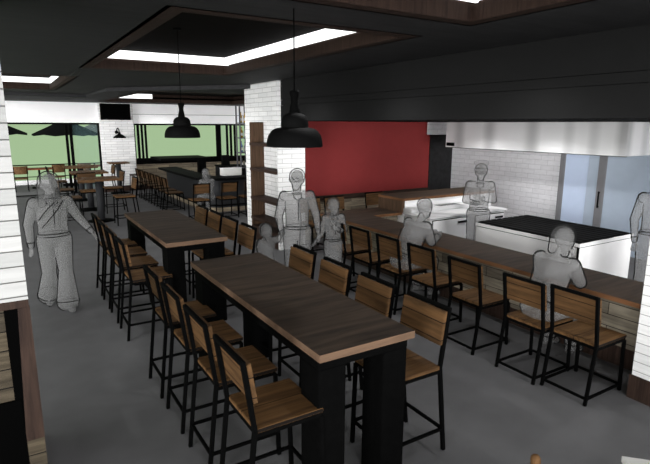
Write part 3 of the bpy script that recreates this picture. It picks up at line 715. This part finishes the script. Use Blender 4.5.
def figure(loc, rz, H, J, label, hair='short', glasses=False, hat=False, voxel=.0105, slim=1.0, skirt=None, flare=0, belt=True, collar=True, headturn=0.0, child=False, front=0.0, head=None):
    """faces +Y; J overrides joint positions given for a 1.75 m adult"""
    B = dict(pel=(0, 0, .95), wai=(0, .0, 1.08), che=(0, .0, 1.30), nek=(0, -.01, 1.47), hed=(0, .02, 1.61),
             sl=(-.175, 0, 1.41), sr=(.175, 0, 1.41), el=(-.235, -.02, 1.14), er=(.235, -.02, 1.14), wl=(-.24, .05, .90), wr=(.24, .05, .90),
             hl=(-.09, 0, .92), hr=(.09, 0, .92), kl=(-.10, .02, .50), kr=(.10, .02, .50), al=(-.11, -.02, .08), ar=(.11, -.02, .08), tl=(-.13, .13, .035), tr=(.13, .13, .035),
             dl=(0, .1, -1), dr=(0, .1, -1))
    B.update(J); s = H/1.75
    j = {k: V3(v)*s for k, v in B.items() if k not in ('dl', 'dr')}
    r = tag(empty('person', loc, rz), label, 'person'); LR = .0065
    m = MB(); c = m.cap; q = s*slim
    # trunk
    c(j['pel'], .140*q, j['wai'], .132*q, 20, 1.16, .82); c(j['wai'], .132*q, j['che'], .142*q, 20, 1.16, .80)
    c(j['hl']+V3((.01, 0, -.02)), .105*q, j['hr']+V3((-.01, 0, -.02)), .105*q, 14, 1, 1.0)
    c(j['sl']*.8+j['che']*.2, .066*q, j['sr']*.8+j['che']*.2, .066*q, 14, 1, 1)
    c(j['che'], .12*q, j['nek']-V3((0, 0, .07*s)), .075*q, 16, 1.35, .85)
    c(j['nek']-V3((0, 0, .05*s)), .056*q, j['hed']-V3((0, 0, .03*s)), .050*s, 14)
    # head
    hs_ = s*(head or (1.28 if child else 1.14)); h = j['hed']; R = Matrix.Rotation(headturn, 3, 'Z')
    def hp(x, y, z): return h + R @ V3((x*hs_, y*hs_, z*hs_))
    m.ell(hp(0, -.005, .035), (.076*hs_, .094*hs_, .092*hs_), 20); c(hp(0, .02, -.02), .064*hs_, hp(0, .045, -.068), .036*hs_, 14)
    c(hp(0, .085, .03), .009*hs_, hp(0, .106, -.012), .014*hs_, 8)                     # nose
    c(hp(-.02, .078, -.045), .008*hs_, hp(.02, .078, -.045), .008*hs_, 8)               # lips
    c(hp(-.045, .068, .042), .009*hs_, hp(.045, .068, .042), .009*hs_, 8)               # brow
    for sd in (-1, 1): m.ell(hp(sd*.078, -.005, .0), (.012*hs_, .02*hs_, .03*hs_), 10)  # ears
    # limbs
    for a in 'lr':
        sh_, el, wr = j['s'+a], j['e'+a], j['w'+a]
        c(sh_, .064*q, el, .050*q, 14); c(el, .048*q, wr*.8+el*.2, .038*q, 14); c(el, .03*q, wr, .026*q, 12)
        sg = -1 if a == 'l' else 1
        dd = V3(B['d'+a]); sd = V3((-sg*.35, 1, 0.1)) if abs(dd.z) > .6 else V3((0, 0, 1))
        hand(m, wr, dd, sd, .3, max(s, .8)*(.92 if not child else .85))
        hip, kn, an, to = j['h'+a], j['k'+a], j['a'+a], j['t'+a]
        c(hip, .104*q, kn, .074*q, 16); c(kn, .072*q, an+V3((0, 0, .02)), (.056+flare)*q, 14)
        c(an, .042*q, an-V3((0, .03*s, .025*s)), .04*q, 10); c(an-V3((0, 0, .03*s)), .038*q, to, .034*q, 12, 1.15, .9)
    if skirt: c(j['pel']-V3((0, 0, .02)), .14*q, j['pel']-V3((0, 0, skirt*s)), .165*q, 20, 1.1, .85)
    body = m.build('body', 'ghost', r, smooth=True)
    md = body.modifiers.new('Remesh', 'REMESH'); md.mode = 'VOXEL'; md.voxel_size = voxel; md.use_smooth_shade = True
    sm = body.modifiers.new('Smooth', 'SMOOTH'); sm.iterations = 8; sm.factor = .5

    # hair
    m = MB()
    if hair == 'short':
        m.ell(hp(0, -.018, .062), (.086*hs_, .098*hs_, .085*hs_), 18)
    elif hair == 'long':
        m.ell(hp(0, -.02, .05), (.095*hs_, .108*hs_, .098*hs_), 18)
        for sd in (-1, 0, 1): m.cap(hp(sd*.07, -.05, .0), .045*hs_, hp(sd*.085, -.065, -.2), .03*hs_, 12)
    elif hair == 'bob':
        m.ell(hp(0, -.025, .045), (.094*hs_, .106*hs_, .10*hs_), 18)
        for sd in (-1, 1): m.cap(hp(sd*.06, -.045, .02), .045*hs_, hp(sd*.065, -.05, -.09), .032*hs_, 12)
    ho = m.build('hair', 'hair', r, smooth=True)
    md = ho.modifiers.new('Remesh', 'REMESH'); md.mode = 'VOXEL'; md.voxel_size = .008; md.use_smooth_shade = True
    if hat:
        m = MB(); m.lathe([(.088*hs_, 0), (.088*hs_, .05), (.11*hs_, .08), (.105*hs_, .12), (.06*hs_, .14), (.01, .143)], 24, hp(0, -.01, .07)); m.build('hat', 'hair', r, smooth=True)
        m = MB(); m.tube([hp(.09*math.cos(t), .09*math.sin(t)-.01, .075) for t in [2*PI*i/28 for i in range(28)]], .004, 6, True); m.build('hat_band', 'line', r)
    if glasses:
        m = MB()
        for sd in (-1, 1): m.tube([hp(sd*.036+.027*math.cos(t), .104, .022+.022*math.sin(t)) for t in [2*PI*i/16 for i in range(16)]], .0035, 6, True); m.tube([hp(sd*.062, .102, .024), hp(sd*.08, .0, .02)], .003, 6)
        m.tube([hp(-.01, .106, .025), hp(.01, .106, .025)], .003, 6); m.build('glasses', 'line', r)
    # drawn silhouette outline, not part of the clothes: contour of each body region in the plane facing 'front'
    def contour(groups, name):
        m = MB(); ca, sa = math.cos(front), math.sin(front)
        fl = lambda p: ((p.x*ca+p.y*sa), p.z, -p.x*sa+p.y*ca)
        def inside(u, v, g, mg=.0035):
            for (a, ra, b_, rb) in g:
                dx, dz = b_[0]-a[0], b_[1]-a[1]; L2 = dx*dx+dz*dz
                t = 0 if L2 < 1e-9 else max(0, min(1, ((u-a[0])*dx+(v-a[1])*dz)/L2))
                if math.hypot(u-a[0]-t*dx, v-a[1]-t*dz) < ra+(rb-ra)*t-mg: return True
            return False
        for own, block in groups:
            own = [(fl(a), ra, fl(b_), rb) for a, ra, b_, rb in own]; block = [(fl(a), ra, fl(b_), rb) for a, ra, b_, rb in block]
            for i, (a, ra, b_, rb) in enumerate(own):
                ang = math.atan2(b_[1]-a[1], b_[0]-a[0]); pts = []
                for q_ in range(13):
                    t = ang+PI/2+PI*q_/12; pts.append((a[0]+ra*math.cos(t), a[1]+ra*math.sin(t), a[2]))
                for q_ in range(1, 10): 
                    k_ = q_/10; t = ang-PI/2; rr = ra+(rb-ra)*k_; pts.append((a[0]+(b_[0]-a[0])*k_+rr*math.cos(t), a[1]+(b_[1]-a[1])*k_+rr*math.sin(t), a[2]+(b_[2]-a[2])*k_))
                for q_ in range(13):
                    t = ang-PI/2+PI*q_/12; pts.append((b_[0]+rb*math.cos(t), b_[1]+rb*math.sin(t), b_[2]))
                for q_ in range(1, 10):
                    k_ = 1-q_/10; t = ang+PI/2; rr = ra+(rb-ra)*k_; pts.append((a[0]+(b_[0]-a[0])*k_+rr*math.cos(t), a[1]+(b_[1]-a[1])*k_+rr*math.sin(t), a[2]+(b_[2]-a[2])*k_))
                pts.append(pts[0])
                others = own[:i]+own[i+1:]+block; run = []
                for u, v, d_ in pts:
                    if inside(u, v, others):
                        if len(run) > 2: m.tube(run, LR, 5)
                        run = []
                    else: run.append(Vector((u*ca-d_*sa, u*sa+d_*ca, v)))
                if len(run) > 2: m.tube(run, LR, 5)
        m.build(name, 'line', r)
    K = 1.12
    trunk = [(j['pel'], .142*q*K, j['wai'], .134*q*K), (j['wai'], .134*q*K, j['che'], .144*q*K), (j['che'], .138*q*K, j['nek']-V3((0, 0, .12*s)), .10*q), (j['sl'], .058*q, j['sr'], .058*q), (j['nek']-V3((0, 0, .05*s)), .056*q, j['hed']-V3((0, 0, .03*s)), .05*s)]
    if skirt: trunk.append((j['pel']-V3((0, 0, .02)), .15*q, j['pel']-V3((0, 0, skirt*s)), .18*q))
    headg = [(hp(0, -.005, .052), .092*hs_, hp(0, .0, .03), .088*hs_), (hp(0, .02, -.02), .066*hs_, hp(0, .045, -.068), .04*hs_)]
    if hair in ('long', 'bob'): headg = [(hp(0, -.02, .05), .104*hs_, hp(0, -.03, .0), .10*hs_)] + [(hp(sd*.06, -.045, .0), .05*hs_, hp(sd*.075, -.06, -.2 if hair == 'long' else -.09), .033*hs_) for sd in (-1, 1)]
    gs = [(headg, []), (trunk, headg+[(j['h'+a], .11*q, j['k'+a], .08*q) for a in 'lr'])]
    for a in 'lr':
        gs.append(([(j['s'+a], .066*q, j['e'+a], .052*q), (j['e'+a], .050*q, j['w'+a], .034*q)], trunk[1:3]*0 + trunk[2:4]))
        gs.append(([(j['h'+a], .106*q, j['k'+a], .076*q), (j['k'+a], .074*q, j['a'+a]+V3((0, 0, .02)), (.058+flare)*q), (j['a'+a]-V3((0, 0, .03*s)), .04*q, j['t'+a], .036*q)], trunk[:1]+(trunk[-1:] if skirt else [])))
    contour(gs, 'outline')
    # dark seam lines of the clothes
    def ring(cn_, ax, rx, ry, n=30):
        z = V3(ax).normalized(); x = V3((1, 0, 0)); x = (x-z*x.dot(z)).normalized(); y = z.cross(x)
        return [V3(cn_)+x*rx*math.cos(2*PI*i/n)+y*ry*math.sin(2*PI*i/n) for i in range(n)]
    lr = LR
    if belt:
        m = MB()
        for dz in (0, -.035): m.tube(ring(j['pel']*.6+j['wai']*.4+V3((0, 0, dz*s)), j['wai']-j['pel'], .158*q, .116*q), lr, 6, True)
        m.build('belt', 'line', r)
    if collar:
        m = MB(); nb_ = j['nek']-V3((0, 0, .035*s)); m.tube(ring(nb_, (0, -.3, 1), .066*q, .062*q), lr, 6, True)
        yf = .105*q; ch = j['che']
        for sd in (-1, 1): m.tube([nb_+V3((sd*.05*q, .04*q, 0)), nb_+V3((sd*.055*q, .09*q, -.04*s)), nb_+V3((sd*.004, .098*q, -.075*s))], lr, 6)
        m.tube([nb_+V3((0, .098*q, -.075*s)), ch+V3((0, yf+.012, 0)), j['wai']+V3((0, .1*q, 0))], lr*.8, 6)
        m.build('collar', 'line', r)
    for a in 'lr':
        for nm_, P0, P1, rr, t in (('cuff', j['e'+a], j['w'+a], .041, .86), ('hem', j['k'+a], j['a'+a], .060+flare, .94)):
            m = MB(); m.tube(ring(P0*(1-t)+P1*t, P1-P0, rr*q, rr*q, 18), lr*.8, 6, True); m.build(nm_, 'line', r)
    return r
# walking woman, left aisle: faces the camera, a little to her left
wm = figure((.44, 7.45, 0), PI+.12, 1.76, dict(
    sl=(-.19, 0, 1.40), sr=(.19, 0, 1.40), el=(-.31, -.02, 1.18), wl=(-.43, .10, .99), dl=(-.5, .35, -.8), er=(.27, -.05, 1.13), wr=(.27, -.02, .86), dr=(.05, .1, -1),
    kl=(-.07, .14, .52), al=(-.05, .20, .10), tl=(-.06, .36, .04), kr=(.10, .0, .50), ar=(.10, -.20, .12), tr=(.12, -.06, .05)),
    'grey translucent woman in wide trousers and scarf walking in the left aisle', hair='long', flare=.06, head=1.2, headturn=0, slim=1.15)
m = MB(); m.tube([(.085*math.cos(t), .01+.085*math.sin(t), 1.47+.02*math.cos(t*2)) for t in [2*PI*i/20 for i in range(20)]], .036, 10, True); m.build('scarf', 'hair', wm, smooth=True)
m = MB(); m.tube([(-.13, .09, 1.43), (-.05, .145, 1.33), (.05, .16, 1.22), (.15, .12, 1.10)], .006, 6); m.build('shawl_edge', 'line', wm)
m = MB(); m.tube([(-.02, .13, 1.42), (.05, .15, 1.36), (.12, .13, 1.28), (.17, .09, 1.2)], .006, 6); m.build('shawl_edge', 'line', wm)
# man holding two children's hands
figure((3.36, 6.2, 0), PI-.35, 1.79, dict(
    el=(-.26, .0, 1.14), wl=(-.27, .10, .92), dl=(-.1, .3, -1), er=(.25, -.02, 1.13), wr=(.22, .10, .92), dr=(.1, .2, -1)),
    'tall grey translucent man with glasses and shirt standing between two children', glasses=True, hair='short', headturn=-.5)
figure((2.92, 6.3, 0), PI+.3, 1.02, dict(er=(.26, .05, 1.34), wr=(.30, .14, 1.10), el=(-.36, .05, 1.42), wl=(-.42, .12, 1.60), dl=(-.1, .1, 1)),
    'small grey translucent child left of the tall man, holding his hand', hair='short', child=True, slim=1.55, head=1.75, belt=False, collar=False)
figure((3.98, 6.25, 0), PI-.1, 1.33, dict(el=(-.24, .02, 1.14), wl=(-.02, .16, 1.20), dl=(.8, .3, .5), er=(.25, .0, 1.12), wr=(.42, .10, 1.0), dr=(.6, .2, -.6)),
    'grey translucent girl with long hair standing right of the tall man', hair='long', child=True, skirt=.3, slim=1.05)
# seated people at the counter (facing +X)
def seated(lean=.12, **k):
    d = dict(pel=(0, 0, .60), wai=(0, .02+lean*.3, .74), che=(0, lean*.9, .95), nek=(0, lean*1.35, 1.11), hed=(0, lean*1.6+.04, 1.25),
             sl=(-.18, lean*1.2, 1.05), sr=(.18, lean*1.2, 1.05), el=(-.22, lean+.10, .85), er=(.22, lean+.10, .85), wl=(-.10, lean+.32, .90), wr=(.11, lean+.32, .88),
             dl=(.5, .8, .1), dr=(-.5, .8, .1), hl=(-.09, .0, .58), hr=(.09, .0, .58), kl=(-.13, .42, .56), kr=(.13, .42, .56), al=(-.13, .38, .13), ar=(.13, .40, .13), tl=(-.13, .52, .08), tr=(.13, .54, .08))
    d.update(k); return d
figure((4.36, 5.12, .06), -PI/2, 1.72, seated(.2, wl=(.0, .42, .92)), 'grey translucent man seated at the counter near the pass, seen from behind', hair='short', collar=False, headturn=.3, front=.5, slim=1.15)
figure((4.36, 3.02, .06), -PI/2, 1.70, seated(.16, wr=(.08, .36, 1.06), dr=(-.25, .1, 1), er=(.2, .32, .86)), 'grey translucent woman seated at the counter in front of the griddle, hand at chin', hair='bob', collar=False, headturn=-.2, front=.5, slim=1.15)
# chef
cf = figure((6.85, 6.1, 0), PI*.75, 1.74, dict(el=(-.23, .04, 1.16), wl=(-.02, .20, 1.20), dl=(.9, .3, .3), er=(.23, .04, 1.14), wr=(.05, .22, 1.12), dr=(-.9, .3, .2)),
    'grey translucent cook in a cap standing before the refrigerated counter', hair='short', hat=True, glasses=True, skirt=.45)
# standing man at the right edge
figure((7.05, 3.35, 0), PI*.8, 1.86, {}, 'grey translucent man standing at the right edge behind the counter', hair='short')
# guest at the far bar
figure((4.42, 12.95, .02), .1, 1.55, seated(.1), 'small grey translucent guest seated at the near end of the dark bar', hair='long', collar=False, voxel=.01)
